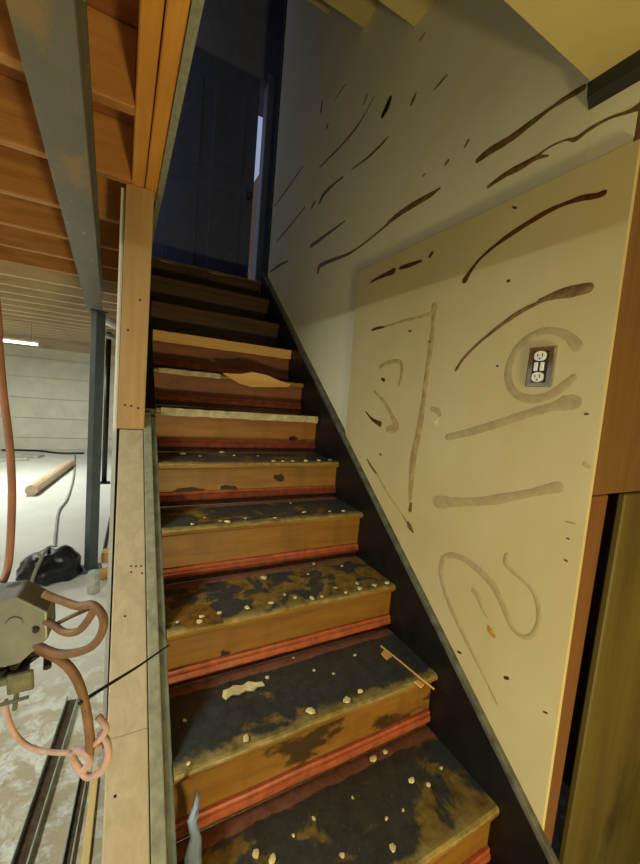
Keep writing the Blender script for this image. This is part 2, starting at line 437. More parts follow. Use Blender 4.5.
upper = [
    [(478,160,6),(490,151,8),(510,139,8),(530,124,7),(550,109,4),(568,97,6),(583,88,7)],
    [(488,187,3),(505,175,6),(522,166,7),(536,158,5),(548,156,2)],
    [(536,157,3),(550,147,2),(566,140,2),(576,139,5),(590,129,4),(610,118,3),(628,112,4),(640,106,9)],
    [(318,272,4),(320,266,5),(330,261,4),(348,254,3),(362,245,2),(376,234,2),(388,224,3)],
    [(388,223,4),(402,212,6),(420,201,6),(432,194,5),(440,188,2)],
    [(311,246,4),(322,238,4),(333,230,3),(345,221,1.5)],
    [(312,207,4),(315,202,3)],
    [(320,202,5),(324,194,5),(334,184,3),(343,177,2)],
    [(320,167,2),(340,147,2.5),(356,128,3),(366,112,2),(374,97,1.5)],
    [(352,169,1.5),(366,159,2.5),(380,146,3),(388,137,1.5)],
    [(411,105,2.5),(414,98,4),(416,93,2)],
    [(275,206,1.5),(290,185,2.2),(303,166,1.5)],
    [(277,241,1.5),(290,226,2.2),(305,207,1.5)],
    [(321,111,4),(322,101,2)],
    [(270,272,1.5),(280,265,3),(288,261,1.5)],
    [(434,90,1.5),(441,82,2.5),(447,75,1.5)],
    [(420,40,2),(425,33,1.5)],
    [(364,104,2),(367,95,3)],
    [(445,165,2),(448,161,4)], [(465,147,2),(468,141,4)], [(423,176,2),(425,174,2)], [(327,127,4),(328,124,2)],
    [(335,100,1),(340,92,2),(346,84,1)], [(548,29,3),(550,27,4)],
]
for s in upper: streak(s, U, wr, WALL)
bm = new()
c0, c1 = at_x(382, 117, WALL), at_x(391, 97, WALL)
streak([(383,115,6),(387,107,9),(390,99,6)], MAT['hole'], wr, WALL, 'wall_hole', 0.0008)
D, L, O = MAT['glue_dk'], MAT['glue_lt'], MAT['glue_ol']
panel_marks = [
    (D, [(371,282,2),(380,277,4),(394,271,6)]), (D, [(400,268,3),(410,265,5),(421,261,3)]), (D, [(430,256,4),(432,253,4)]),
    (D, [(465,280,7),(472,269,4),(482,257,3),(500,242,4),(522,227,6),(545,213,6),(562,205,4),(582,198,6),(596,196,6),(604,193,6)]),
    (MAT['glue_up'], [(456,370,3),(464,358,3),(480,342,3),(500,326,4),(520,312,5),(538,303,4)]),
    (MAT['glue_up'], [(540,301,5),(556,295,9),(574,291,12),(588,288,11)]),
    (L, [(577,346,12),(568,336,9),(555,331,7),(540,332,7),(522,343,7),(511,360,7),(508,378,8),(515,393,8),(530,399,9),(548,396,9),(562,387,9),(573,378,8)]),
    (L, [(448,437,7),(470,432,8),(500,423,8),(530,413,8),(555,406,10),(566,403,15),(574,402,15)]),
    (L, [(438,502,13),(448,502,11),(462,502,9),(485,501,9),(510,497,9),(535,492,8),(548,489,10),(558,487,11)]),
    (L, [(497,703,3),(486,680,3),(473,654,4),(459,625,5),(447,598,5),(441,574,5),(444,558,6),(457,556,6),(475,567,7),(492,584,8),(503,606,7),(512,627,5),(523,637,5),(533,634,5),(539,619,5),(536,598,5),(527,584,4),(514,573,4),(506,564,6),(507,555,5)]),
    (L, [(474,591,6),(478,597,6),(482,607,4),(487,617,2)]), (MAT['orange'], [(489,628,5),(491,632,7),(494,636,4)]),
    (D, [(372,330,2),(378,328,3),(384,327,2)]), (O, [(385,327,2),(400,322,2.5),(420,317,3),(432,313,5),(435,308,7)]),
    (O, [(434,306,7),(433,325,5),(431,345,6),(427,372,6),(423,405,7),(418,435,8),(413,460,9),(411,485,7),(410,500,4)]),
    (MAT['glue_up'], [(411,504,4),(410,510,5)]), (MAT['glue_up'], [(408,523,4),(410,527,6),(413,532,2)]),
    (MAT['glue_up'], [(367,459,1.5),(371,466,3),(376,473,2.5)]), (O, [(377,474,2),(390,497,2.5),(400,511,2),(406,521,3)]),
    (O, [(380,367,4),(390,362,4),(400,362,4),(402,372,4),(399,385,4)]), (O, [(374,391,2),(385,403,4),(392,416,5),(396,427,10),(388,429,7)]),
    (D, [(366,412,1.5),(372,419,3),(380,424,6)]), (D, [(382,379,3),(384,380,4)]), (D, [(409,331,2),(411,331,2)]), (D, [(429,342,2),(432,342,2)]),
    (L, [(432,409,5),(438,411,6),(440,415,4)]), (MAT['chip'], [(436,421,6),(437,424,5)]), (D, [(380,454,2),(381,455,2)]),
    (D, [(458,652,2),(461,653,2)]), (D, [(505,678,3),(508,678,3)]), (D, [(585,414,2),(588,414,2)]), (L, [(585,464,5),(589,467,4)]),
    (D, [(565,560,2),(567,561,2)]), (D, [(567,538,1.5),(569,539,1.5)]), (L, [(567,522,2),(575,524,2)]), (D, [(508,281,3),(509,281,3)]),
    (D, [(513,207,2),(516,208,2)]), (D, [(497,366,2),(498,366,2)]), (D, [(544,712,2),(547,713,2)]),
]
for m, s in panel_marks: streak(s, m, pan, PX)

# ------------------------------------------------------------------ lamps
def shop_light(loc, length, axis, label, watts):
    t = thing('strip_light', label, 'light', loc, None)
    x, y, z = loc; hl = length/2
    def dims(wd, za, zb, ex=0.0):
        return (x-wd, x+wd, y-hl-ex, y+hl+ex, za, zb) if axis == 'y' else (x-hl-ex, x+hl+ex, y-wd, y+wd, za, zb)
    bm = new(); bx(bm, *dims(0.055, z+0.03, z+0.06)); bevel(bm, 0.006, 2); obj('housing', bm, MAT['fixture'], t)
    bm = new(); bx(bm, *dims(0.045, z+0.004, z+0.0298)); bevel(bm, 0.01, 3); obj('diffuser', bm, MAT['diffuser'], t)
    for s in (-1, 1):
        bm = new()
        if axis == 'y': bx(bm, x-0.057, x+0.057, y+s*(hl+0.001)-0.006+s*0.006, y+s*(hl+0.001)+0.006+s*0.006, z, z+0.062)
        else: bx(bm, x+s*(hl+0.001)-0.006+s*0.006, x+s*(hl+0.001)+0.006+s*0.006, y-0.057, y+0.057, z, z+0.062)
        obj('end_cap', bm, MAT['fixture'], t)
    for s in (-0.7, 0.7):
        bm = new(); px, py = (x, y+s*hl) if axis == 'y' else (x+s*hl, y)
        cyl(bm, (px, py, z+0.06), 0.004, max(0.02, JB-z-0.06), 'z', 6); obj('hanger', bm, MAT['greywire'], t)
    ld = bpy.data.lights.new('strip_light_glow', 'AREA'); ld.shape = 'RECTANGLE'; ld.size = 0.09 if axis == 'y' else length; ld.size_y = length if axis == 'y' else 0.09
    ld.energy = watts; ld.color = (0.94, 1.0, 0.86)
    lo = bpy.data.objects.new('strip_light_glow', ld); COL.objects.link(lo); lo.location = (x, y, z-0.002); attach(lo, t)
    return t
shop_light((-1.25, 0.55, 1.875), 1.1, 'y', 'white strip light hung nearest the stairs beyond the steel beam', LAMP_NEAR)
fp = at_y(14, 341, 6.4)
shop_light((fp.x, fp.y, fp.z-0.03), 0.55, 'x', 'lit white strip light near the far wall', LAMP_FAR)
shop_light((-1.35, -1.5, 1.875), 1.1, 'y', 'unseen strip light added for fill at the foot end of the basement', FILL_REAR)  # unseen lamp added as fill from behind the camera
shop_light((-1.9, 4.6, 1.875), 1.2, 'y', 'unseen strip light added for fill halfway down the basement', FILL_MID)  # unseen lamp added to brighten the basement

# fill lamp added out of view, built as a halogen work light
WLP = Vector((0.50, -1.40, 0.22)); wd_ = (Vector((0.60, 1.0, 1.75))-WLP).normalized(); ws = wd_.cross(Vector((0, 0, 1))).normalized(); wu = ws.cross(wd_)
wt = thing('fill_lamp', 'added fill lamp on a tubular stand, out of view at the stair foot', 'fill light', (WLP.x, WLP.y, FZ))
def wp(a, b, c): return WLP+ws*a+wd_*b+wu*c
def wbox(a0, a1, b0, b1, c0, c1):
    bm = new(); vs = [bm.verts.new(wp(*p)) for p in ((a0,b0,c0),(a1,b0,c0),(a1,b1,c0),(a0,b1,c0),(a0,b0,c1),(a1,b0,c1),(a1,b1,c1),(a0,b1,c1))]
    for f in ((3,2,1,0),(4,5,6,7),(0,1,5,4),(1,2,6,5),(2,3,7,6),(3,0,4,7)): bm.faces.new([vs[i] for i in f])
    bevel(bm, 0.006, 2); return bm
obj('lamp_housing', wbox(-0.11, 0.11, -0.10, 0.0, -0.08, 0.08), MAT['header'], wt)
obj('lens', wbox(-0.10, 0.10, 0.001, 0.012, -0.07, 0.07), MAT['diffuser'], wt)
for s_ in (-1, 1):
    bm = new(); tube(bm, catmull([tuple(WLP+ws*(s_*0.118)), (WLP.x+s_*0.13, WLP.y, 0.0), (WLP.x+s_*0.15, WLP.y, FZ+0.03)], 5), 0.011, 8); obj('stand_leg', bm, MAT['dark'], wt, True)
    bm = new(); tube(bm, [(WLP.x+s_*0.15, WLP.y-0.2, FZ+0.0125), (WLP.x+s_*0.15, WLP.y+0.2, FZ+0.0125)], 0.012, 8); obj('stand_foot', bm, MAT['dark'], wt, True)
ld = bpy.data.lights.new('fill_lamp_glow', 'AREA'); ld.shape = 'RECTANGLE'; ld.size = 0.2; ld.size_y = 0.14; ld.energy = FILL_WORK; ld.color = (1.0, 0.82, 0.34)
lo = bpy.data.objects.new('fill_lamp_glow', ld); COL.objects.link(lo)
mw = Matrix.Identity(4); q0 = wp(0, 0.016, 0)
for r in range(3): mw[r][0], mw[r][1], mw[r][2], mw[r][3] = ws[r], wu[r], -wd_[r], q0[r]
attach(lo, wt); lo.matrix_basis = mw

# ------------------------------------------------------------------ steel beam and its column
bt = thing('steel_beam', 'grey painted steel beam running under the joists', 'beam', (-0.12, 0, 1.77))
def bxx(y): return -0.152-0.036*y, -0.066-0.030*y
def beam_part(name, x0f, x1f, z0, z1):
    bm = new(); ya, yb = -2.7, 3.32
    def c(y):
        l, r = bxx(y); return l+(r-l)*x0f, l+(r-l)*x1f
    a, b = c(ya), c(yb)
    vs = [bm.verts.new(p) for p in ((a[0],ya,z0),(a[1],ya,z0),(b[1],yb,z0),(b[0],yb,z0),(a[0],ya,z1),(a[1],ya,z1),(b[1],yb,z1),(b[0],yb,z1))]
    for f in ((3,2,1,0),(4,5,6,7),(0,1,5,4),(1,2,6,5),(2,3,7,6),(3,0,4,7)): bm.faces.new([vs[i] for i in f])
    bevel(bm, 0.002, 1)
    obj(name, bm, MAT['beam'], bt)
beam_part('bottom_flange', 0, 1, 1.77, 1.784)
beam_part('web', 0.44, 0.56, 1.7845, 1.9345)
beam_part('top_flange', 0, 1, 1.935, JB-0.006)
pt = thing('steel_column', 'blue grey square steel column standing under the end of the beam', 'column', (-0.19, 3.22, FZ))
def rotbox(bm, c, hx, hy, z0, z1, ang):
    ca, sa = math.cos(ang), math.sin(ang)
    q = [(c[0]+x*ca-y*sa, c[1]+x*sa+y*ca) for x, y in ((-hx,-hy),(hx,-hy),(hx,hy),(-hx,hy))]
    lo = [bm.verts.new((x, y, z0)) for x, y in q]; hi = [bm.verts.new((x, y, z1)) for x, y in q]
    bm.faces.new(lo[::-1]); bm.faces.new(hi)
    for i in range(4): bm.faces.new((lo[i], lo[(i+1)%4], hi[(i+1)%4], hi[i]))
bm = new(); rotbox(bm, (-0.19, 3.22), 0.037, 0.037, FZ+0.011, 1.7585, 0.62); bevel(bm, 0.005, 2); obj('shaft', bm, MAT['post'], pt)
bm = new(); rotbox(bm, (-0.19, 3.22), 0.08, 0.08, FZ+0.0005, FZ+0.0105, 0.1); obj('base_plate', bm, MAT['post'], pt)
bm = new(); rotbox(bm, (-0.19, 3.22), 0.06, 0.06, 1.759, 1.7695, 0.1); obj('cap_plate', bm, MAT['post'], pt)

# ------------------------------------------------------------------ header and post at the stair opening
hd = thing('stair_header', 'amber doubled timber header above the stair opening', 'header', (0.05, 0.6, JB))
for x0, x1 in ((0.004, 0.0455), (0.049, 0.0885)):
    box_obj('plank', (x0, x1, -0.6, 1.42, JB+0.0, JB+0.19), MAT['header'], hd, 0.003)
ps = thing('timber_post', 'brown timber post standing on the sloping pale rail', 'post', (0.035, 1.35, 1.09))
box_obj('stud', (-0.014, 0.080, 1.325, 1.3645, 1.0495, JB-0.001), MAT['stud'], ps, 0.003, 2)
for u, v in ((125,405),(131,406),(138,408),(140,300),(128,330)):
    p = at_y(u, v, 1.325); bm = new(); cyl(bm, (p.x, 1.3255, p.z), 0.004, -0.0025, 'y', 8); obj('nail_head', bm, MAT['stain'], ps)

# ------------------------------------------------------------------ sloping rail (new lumber) and grey stringer on the left
def slope_bar(name, x0, x1, h0, h1, ya, yb, mat, parent=None, bev=0.003):
    bm = new(); prism(bm, [(ya, slz(ya, h0)), (yb, slz(yb, h0)), (yb, slz(yb, h1)), (ya, slz(ya, h1))], 'x', x0, x1)
    bevel(bm, bev, 2); return obj(name, bm, mat, parent)
rl = thing('sloping_rail', 'pale new lumber rail sloping up beside the stairs', 'rail', (0.035, 0.5, FZ))
slope_bar('board', -0.006, 0.0765, -0.05, 0.0, -0.15, 0.560, MAT['newwood'], rl)
slope_bar('board', -0.006, 0.0765, -0.05, 0.0, 0.5605, 1.3225, MAT['newwood'], rl)
box_obj('foot_block', (-0.004, 0.0765, -0.148, -0.062, FZ, slz(-0.15, -0.06)), MAT['newwood'], rl, 0.003)
for y in (0.35, 0.85, 1.2):
    box_obj('support_stud', (0.004, 0.0755, y-0.019, y+0.019, FZ, slz(y-0.019, -0.064)), MAT['newwood'], rl, 0.003)
for u, v in ((131,566),(136,566),(141,566),(131,572),(142,573),(125,616),(115,796)):
    p = at_n(u, v, (0, -SL, 1), 0.0); bm = new(); cyl(bm, (p.x, p.y, p.z-0.002), 0.0028, 0.0032, 'z', 8); obj('nail_head', bm, MAT['stain'], rl)
sg = thing('left_stringer', 'worn grey painted stringer edge between rail and treads', 'stringer', (0.1, 0.5, FZ))
slope_bar('stringer_board', 0.0785, 0.1065, -0.30, 0.004, -0.2, 1.40, MAT['drywall'], sg)
slope_bar('inner_board', 0.1068, 0.1262, -0.30, -0.012, -0.2, 1.40, MAT['stringer'], sg)

slope_bar('shade_stringer', 0.0815, 0.1262, -0.30, 0.004, 1.4215, 2.44, MAT['skirt'], wl)  # upper stringer coloured black for the shadow strip beside the post

# ------------------------------------------------------------------ the staircase
MEAS = {2:(0.479,0.388),3:(0.712,0.561),4:(0.964,0.765),5:(1.185,0.93),6:(1.438,1.129),7:(1.643,1.297),8:(1.856,1.506),9:(2.097,1.703),10:(2.336,1.92),11:(2.552,2.105)}
NY, TZ = {}, {}
for i in range(-1, 12):
    y, z = i*RUN-OV, i*RISE
    if i in MEAS: y += 0.6*(MEAS[i][0]-y); z += 0.6*(MEAS[i][1]-z)
    NY[i], TZ[i] = y, z
NY[12], TZ[-2] = NY[11]+RUN, FZ
def m_tread(i, dark, cover, edge, mott):
    m, nt, b = mat_base('tread_lino', 0.42)
    v = coords(nt, (1, 1, 1), (i*3.7, i*1.9, 0)); sx = nd(nt, 'ShaderNodeSeparateXYZ', {0: coords(nt)}); Y = sx.outputs[1]
    fine = noisef(nt, v, 45, 5, 0.7); big = noisef(nt, v, mott, 5, 0.62, 0.5)
    ln = ramp(nt, fine, [(0.3, lin(dark)), (0.75, lin(tuple(x+24 for x in dark)))])
    ad = ramp(nt, noisef(nt, v, 28, 4, 0.65), [(0.3, lin((92, 70, 26))), (0.7, lin((150, 124, 62)))])
    c = mix(nt, step(nt, big, cover, cover+0.07), ln, ad)
    wob = math_(nt, 'MULTIPLY', math_(nt, 'SUBTRACT', noisef(nt, v, 14, 4, 0.6), 0.5), 0.09)
    yy = math_(nt, 'ADD', math_(nt, 'SUBTRACT', Y, NY[i]), wob)
    oe = ramp(nt, noisef(nt, v, 35, 4, 0.65), [(0.3, lin((112, 92, 40))), (0.7, lin((176, 156, 96)))])
    c = mix(nt, math_(nt, 'MULTIPLY', step(nt, yy, edge-0.002, edge-0.024), 0.8), c, oe)
    wob2 = math_(nt, 'MULTIPLY', wob, 0.35)
    back = math_(nt, 'ADD', math_(nt, 'SUBTRACT', Y, NY[i+1]+OV), wob2)
    rd = ramp(nt, noisef(nt, v, 40, 4, 0.7), [(0.3, lin((120, 74, 56))), (0.7, lin((160, 106, 84)))])
    c = mix(nt, math_(nt, 'MULTIPLY', step(nt, back, -0.040, -0.034), 0.92), c, rd)
    front = step(nt, math_(nt, 'ADD', math_(nt, 'SUBTRACT', sx.outputs[2], TZ[i]), math_(nt, 'MULTIPLY', wob, 0.12)), -0.005, -0.009)
    c = mix(nt, front, c, ramp(nt, noisef(nt, coords(nt, (0.12, 1, 1)), 26, 5, 0.6), [(0.3, lin((104, 72, 22) if i < 9 else (46, 32, 20))), (0.7, lin((148, 110, 46) if i < 9 else (84, 60, 36)))]))  # tread fronts of the top steps darkened to carry stairwell shade
    c = mix(nt, math_(nt, 'MULTIPLY', step(nt, noisef(nt, v, 70, 5, 0.7), 0.64, 0.74), 0.35), c, lin((190, 176, 134)))
    nt.links.new(c, b.inputs['Base Color']); bump(nt, b, fine, 0.35, 0.004); return m
def m_riser(i, c1, c2, blk):
    m, nt, b = mat_base('riser_wood', 0.5)
    v = coords(nt, (0.12, 1, 1), (i*2.3, 0, i*4.1)); sx = nd(nt, 'ShaderNodeSeparateXYZ', {0: coords(nt)}); Z = sx.outputs[2]
    g = noisef(nt, v, 26, 6, 0.65, 0.5); c = ramp(nt, g, [(0.28, lin(c1)), (0.72, lin(c2))])
    v2 = coords(nt, (0.5, 1, 1), (i*5.3, 0, i)); bl = noisef(nt, v2, 7, 5, 0.65)
    c = mix(nt, math_(nt, 'MULTIPLY', step(nt, bl, blk, blk+0.07), 0.85), c, lin((30, 20, 12)))
    v3 = coords(nt, (1, 1, 0.2), (i*2.2, 0, 0)); c = mix(nt, math_(nt, 'MULTIPLY', step(nt, noisef(nt, v3, 9, 4, 0.6), 0.5, 0.7), 0.35), c, lin((86, 52, 16)))
    zz = math_(nt, 'SUBTRACT', Z, TZ[i-1])
    rd = ramp(nt, noisef(nt, coords(nt), 40, 4, 0.7), [(0.3, lin((58, 38, 26))), (0.7, lin((104, 66, 48)))])
    c = mix(nt, step(nt, zz, 0.026, 0.022), c, rd)
    nt.links.new(c, b.inputs['Base Color']); bump(nt, b, g, 0.25, 0.003); return m
stc = thing('staircase', 'old wooden staircase with scraped linoleum treads and red mouldings', 'staircase', (0.52, 0.0, FZ))
TP = {-1:((40,40,34),0.56,0.03,6), 0:((40,40,34),0.56,0.03,6), 1:((44,46,40),0.53,0.035,5), 2:((42,45,42),0.60,0.042,4), 3:((44,49,48),0.46,0.035,11), 4:((46,50,46),0.54,0.045,9),
      5:((48,53,50),0.54,0.05,9), 6:((60,56,48),0.5,0.05,8)}
for i in range(-1, 12):
    y, z = NY[i], TZ[i]
    yb = NY[i+1]+OV-0.0005 if i < 11 else 2.87
    # tread with a rounded, slightly worn nosing
    T = 0.024
    prof = [(yb, z), (y+0.010, z), (y+0.004, z-0.003), (y, z-0.010), (y+0.001, z-0.017), (y+0.006, z-T), (yb, z-T)]
    sd = i*7.3
    def jit(k, t, sd=sd):
        if k in (2, 3, 4): return (0.004*noise.noise(Vector((t*9, sd, 0))), 0.003*noise.noise(Vector((t*11, sd, 4))))
        return (0, 0)
    bm = new(); prism(bm, prof, 'x', LX, WX, 40, jit)
    p = TP.get(i, ((52, 44, 36), 0.5, 0.05, 8))
    tr = obj('tread', bm, m_tread(i, *p), stc)
    # riser under this tread
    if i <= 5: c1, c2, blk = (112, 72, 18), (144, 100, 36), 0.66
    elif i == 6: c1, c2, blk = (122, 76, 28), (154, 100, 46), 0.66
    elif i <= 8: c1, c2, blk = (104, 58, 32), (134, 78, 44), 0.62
    else: c1, c2, blk = (54, 36, 22), (78, 52, 32), 0.54  # top risers: stairwell shade put into the wood colour
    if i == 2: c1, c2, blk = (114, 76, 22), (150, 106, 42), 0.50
    if i == 1: blk = 0.56
    yr = y+OV
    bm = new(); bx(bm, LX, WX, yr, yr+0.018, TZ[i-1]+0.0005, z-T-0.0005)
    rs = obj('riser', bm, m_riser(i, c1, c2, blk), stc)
    # red moulding along the riser foot: a strip with a bead on top
    if i <= 8:
        z0 = TZ[i-1]+0.024
        pr = [(yr-0.0005, z0), (yr-0.013, z0), (yr-0.0145, z0+0.006), (yr-0.013, z0+0.020), (yr-0.009, z0+0.022), (yr-0.0105, z0+0.028), (yr-0.008, z0+0.034), (yr-0.0005, z0+0.036)]
        bm = new(); prism(bm, pr, 'x', LX+0.002, WX-0.001, 24, lambda k, t, s=i: (0.0012*noise.noise(Vector((t*14, s*3.1, k))), 0.0015*noise.noise(Vector((t*8, s*2.1, 7)))))
        obj('red_moulding', bm, MAT['red'], stc)
# edge pieces on upper steps
def strip_on_nose(i, x0, x1, zt, zb, mat, th=0.006, name='edge_strip', jag=0.0):
    y = NY[i]-0.0045; n = 30; bm = new(); top, bot = [], []
    for k in range(n+1):
        x = x0+(x1-x0)*k/n
        jt = jag*noise.noise(Vector((x*22, i*5, 1))); jb_ = jag*noise.noise(Vector((x*17, i*5, 9)))
        top.append((x, TZ[i]+zt+min(0, jt))); bot.append((x, TZ[i]+zb+jb_))
    prism(bm, [(a, b) for a, b in bot+top[::-1]], 'y', y-th, y)
    return obj(name, bm, mat, stc)
strip_on_nose(8, LX+0.002, WX-0.002, 0.004, -0.052, MAT['barewood'], jag=0.004)
strip_on_nose(6, LX+0.02, WX-0.01, 0.003, -0.030, MAT['paleedge'], jag=0.006)
strip_on_nose(7, LX+0.02, 0.44, 0.003, -0.022, MAT['paleedge'], jag=0.008)
# torn wood on step seven
q = [at_y(u, v, NY[7]-0.006) for u, v in ((222,373),(240,374),(252,372),(266,375),(280,381),(290,384),(288,387),(270,387),(252,387),(240,384),(228,377))]
bm = new(); prism(bm, [(a.x, a.z) for a in q], 'y', NY[7]-0.0125, NY[7]-0.0050); obj('torn_wood', bm, MAT['barewood'], stc)
strip_on_nose(9, LX+0.004, WX-0.003, 0.002, -0.03, MAT['jambdk'], jag=0.004)  # dark strips here and on the next step deepen the stairwell shade
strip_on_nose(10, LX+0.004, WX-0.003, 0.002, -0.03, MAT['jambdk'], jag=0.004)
# knots and burn marks on risers
def blot(u, v, ru, rv, y):
    c = at_y(u, v, y); s = depth(c)/F; n = 22; pr = []
    for k in range(n):
        a = 2*math.pi*k/n; j = 1+0.75*noise.noise(Vector((math.cos(a)*2+u, math.sin(a)*2, v)))
        pr.append((c.x+ru*s*math.cos(a)*j, c.z+rv*s*math.sin(a)*j))
    bm = new(); prism(bm, pr, 'y', y-0.0012, y-0.0003); obj('dark_stain', bm, MAT['stain'], stc)
for u, v, a, b, i in ((224,655,5,5,3),(190,490,14,3,5),(229,489,9,3.5,5),(279,478,6,3.5,5),(293,438,5,2,6),(195,572,8,4,4),(238,318,4,3,9)):
    blot(u, v, a, b, NY[i]+OV)
# amber glue patch lying on tread three
q = [at_z(u, v, TZ[3]) for u, v in ((176,622),(182,610),(195,604),(208,606),(219,614),(223,624),(205,626),(188,628))]
bm = new(); prism(bm, [(a.x, a.y) for a in q], 'z', TZ[3]+0.0004, TZ[3]+0.0022); obj('glue_patch', bm, MAT['patch'], stc)

# ------------------------------------------------------------------ crumbs and splinters lying on the treads
def crumb_mesh(s):
    r = random.Random(s); bm = new(); bmesh.ops.create_icosphere(bm, subdivisions=1, radius=1)
    for v in bm.verts: v.co = Vector((v.co.x*r.uniform(0.7, 1.3), v.co.y*r.uniform(0.55, 1.0), (v.co.z*0.5+0.42)*r.uniform(0.8, 1.1)))
    zmin = min(v.co.z for v in bm.verts)
    for v in bm.verts: v.co.z -= zmin
    me = bpy.data.meshes.new('plaster_crumb'); bm.to_mesh(me); bm.free(); me.materials.append(MAT['chip']); return me
CM = [crumb_mesh(s) for s in range(5)]
def c5(l): return [(150+x/2.56, 440+y/2.56) for x, y in l]
crumbs = {
    5: [(150+x/3.2, 380+y/3.2, r) for x, y, r in ((105,240,3.5),(160,246,2),(223,228,3),(270,244,2),(345,245,1.6),(395,262,2.5),(425,262,2.5),(460,263,2.6),(500,262,2.6),(540,260,2.6),(575,258,2),(596,258,2))],
    4: [(150+x/2.56, 440+y/2.56, r) for x, y, r in ((108,218,2.6),(180,210,2.2),(215,233,3.6),(245,203,2),(320,201,2),(395,188,3.4),(460,184,2),(495,184,2.5),(360,163,1.5),(140,200,1.5))],
    3: [(150+x/2.56, 440+y/2.56, r) for x, y, r in ((292,357,4),(248,432,3.6),(178,445,3),(133,455,3.2),(135,496,3.6),(310,420,3),(372,406,2.8),(422,417,3.4),(475,381,2.5),(530,370,2.8),(548,392,3),(585,383,3),(610,370,3),(405,345,1.8),(418,318,2),(492,324,2),(345,398,2),(440,402,2),(505,396,2),(70,468,2))],
    2: [(150+x/2.56, 440+y/2.56, r) for x, y, r in ((245,768,4.4),(412,697,5.2),(538,645,3.4),(300,610,2.4),(420,592,2),(525,553,2.4),(88,720,2.6),(100,838,2.6),(512,682,4.5),(365,556,2),(470,600,1.8))],
    1: [(150+x/2.37, 600+y/2.37, r) for x, y, r in ((388,520,2.4),(522,368,4.4),(548,350,3),(620,430,4),(575,590,4),(455,608,3),(250,605,5),(290,618,5),(340,560,2),(600,500,2),(480,470,2),(560,520,2.2),(690,400,2.2),(660,440,3))],
}
ORD = {1: 'lowest', 2: 'second', 3: 'third', 4: 'fourth', 5: 'fifth'}
NTH = ['leftmost']+[n_+' from the left' for n_ in 'second third fourth fifth sixth seventh eighth ninth tenth eleventh twelfth thirteenth fourteenth fifteenth sixteenth seventeenth eighteenth nineteenth twentieth'.split()]
for i, L_ in crumbs.items():
    for k, (u, v, r) in enumerate(sorted(L_)):
        p = at_z(u, v, TZ[i]); lo = NY[i]+0.012; hi = NY[i+1]+OV-0.012
        p.y = min(max(p.y, lo), hi); p.x = min(max(p.x, LX+0.02), WX-0.02)
        s = r*depth(p)/F*1.05
        p.y = min(max(p.y, lo+s), hi-s)
        o = bpy.data.objects.new('plaster_crumb', CM[(k+i) % 5]); COL.objects.link(o)
        o.location = (p.x, p.y, TZ[i]+0.0003); o.rotation_euler = (0, 0, rnd.uniform(0, 6.28)); o.scale = (s, s, s*0.75)
        tag(o, 'cream plaster crumb, %s on the %s visible tread' % (NTH[k], ORD[i]), 'crumb', 'crumbs on the %s visible tread' % ORD[i])
def chunk(name, px, i, th, mat, label, cat):
    q = [at_z(u, v, TZ[i]) for u, v in px]; bm = new(); prism(bm, [(a.x, a.y) for a in q], 'z', TZ[i]+0.0004, TZ[i]+th)
    bevel(bm, th*0.25, 1); return tag(obj(name, bm, mat), label, cat)
chunk('plaster_flake', ((222,698),(223,692),(229,690),(233,687),(242,687),(248,683),(256,684),(262,683),(265,687),(258,688),(254,692),(246,692),(240,696),(233,696),(226,701)), 2, 0.007, MAT['chip'], 'long cream flake lying at the back of the second visible tread', 'flake')
a, b = at_z(381, 646, TZ[2]+0.0038), at_z(434, 689, TZ[2]+0.0038)
bm = new(); tube(bm, [a, a.lerp(b, 0.35)+Vector((0, 0, 0.001)), a.lerp(b, 0.7), b], 0.0032, 5, 0.0030)
tag(obj('wood_splinter', bm, MAT['splinter']), 'thin tan wood splinter lying at the right end of the second visible tread', 'splinter')
chunk('wood_chip', ((381,655),(384,651),(390,654),(392,658),(387,661)), 2, 0.007, MAT['splinter'], 'tan wood chip beside the upper end of the splinter', 'wood chip')
chunk('wood_chip', ((414,683),(418,681),(424,686),(421,689)), 2, 0.006, MAT['splinter'], 'tan wood chip beside the lower end of the splinter', 'wood chip')
# blue plastic scrap standing in the left corner of the lowest visible tread
zb = TZ[1]
pb = [at_y(u, v, 0.40) for u, v in ((184,868),(203,868))]
bm = new(); rows = []
for k, (u, wd, v) in enumerate(((194, 9, 880), (193, 8.5, 858), (196, 5.5, 838), (192, 5, 822), (196, 3.5, 806), (197, 1.2, 790))):
    yk = 0.405+0.012*math.sin(k*1.7); row = []
    for s, dy in ((-1, 0.006), (-0.3, -0.004), (0.4, 0.005), (1, -0.002)):
        p = at_y(u+wd*s, v, yk+dy); row.append(p)
    rows.append(row)
dz = min(p.z for p in rows[0])-(zb+0.0006)
for p in rows[0]: p.z = zb+0.0006
vr = [[bm.verts.new(p) for p in r] for r in rows]
for r0, r1 in zip(vr, vr[1:]):
    for k in range(3): bm.faces.new((r0[k], r0[k+1], r1[k+1], r1[k]))
bmesh.ops.solidify(bm, geom=bm.faces[:], thickness=0.0015)
tag(obj('plastic_scrap', bm, MAT['plastic'], None, True), 'pale blue strip of plastic film standing at the left of the lowest tread', 'plastic film')

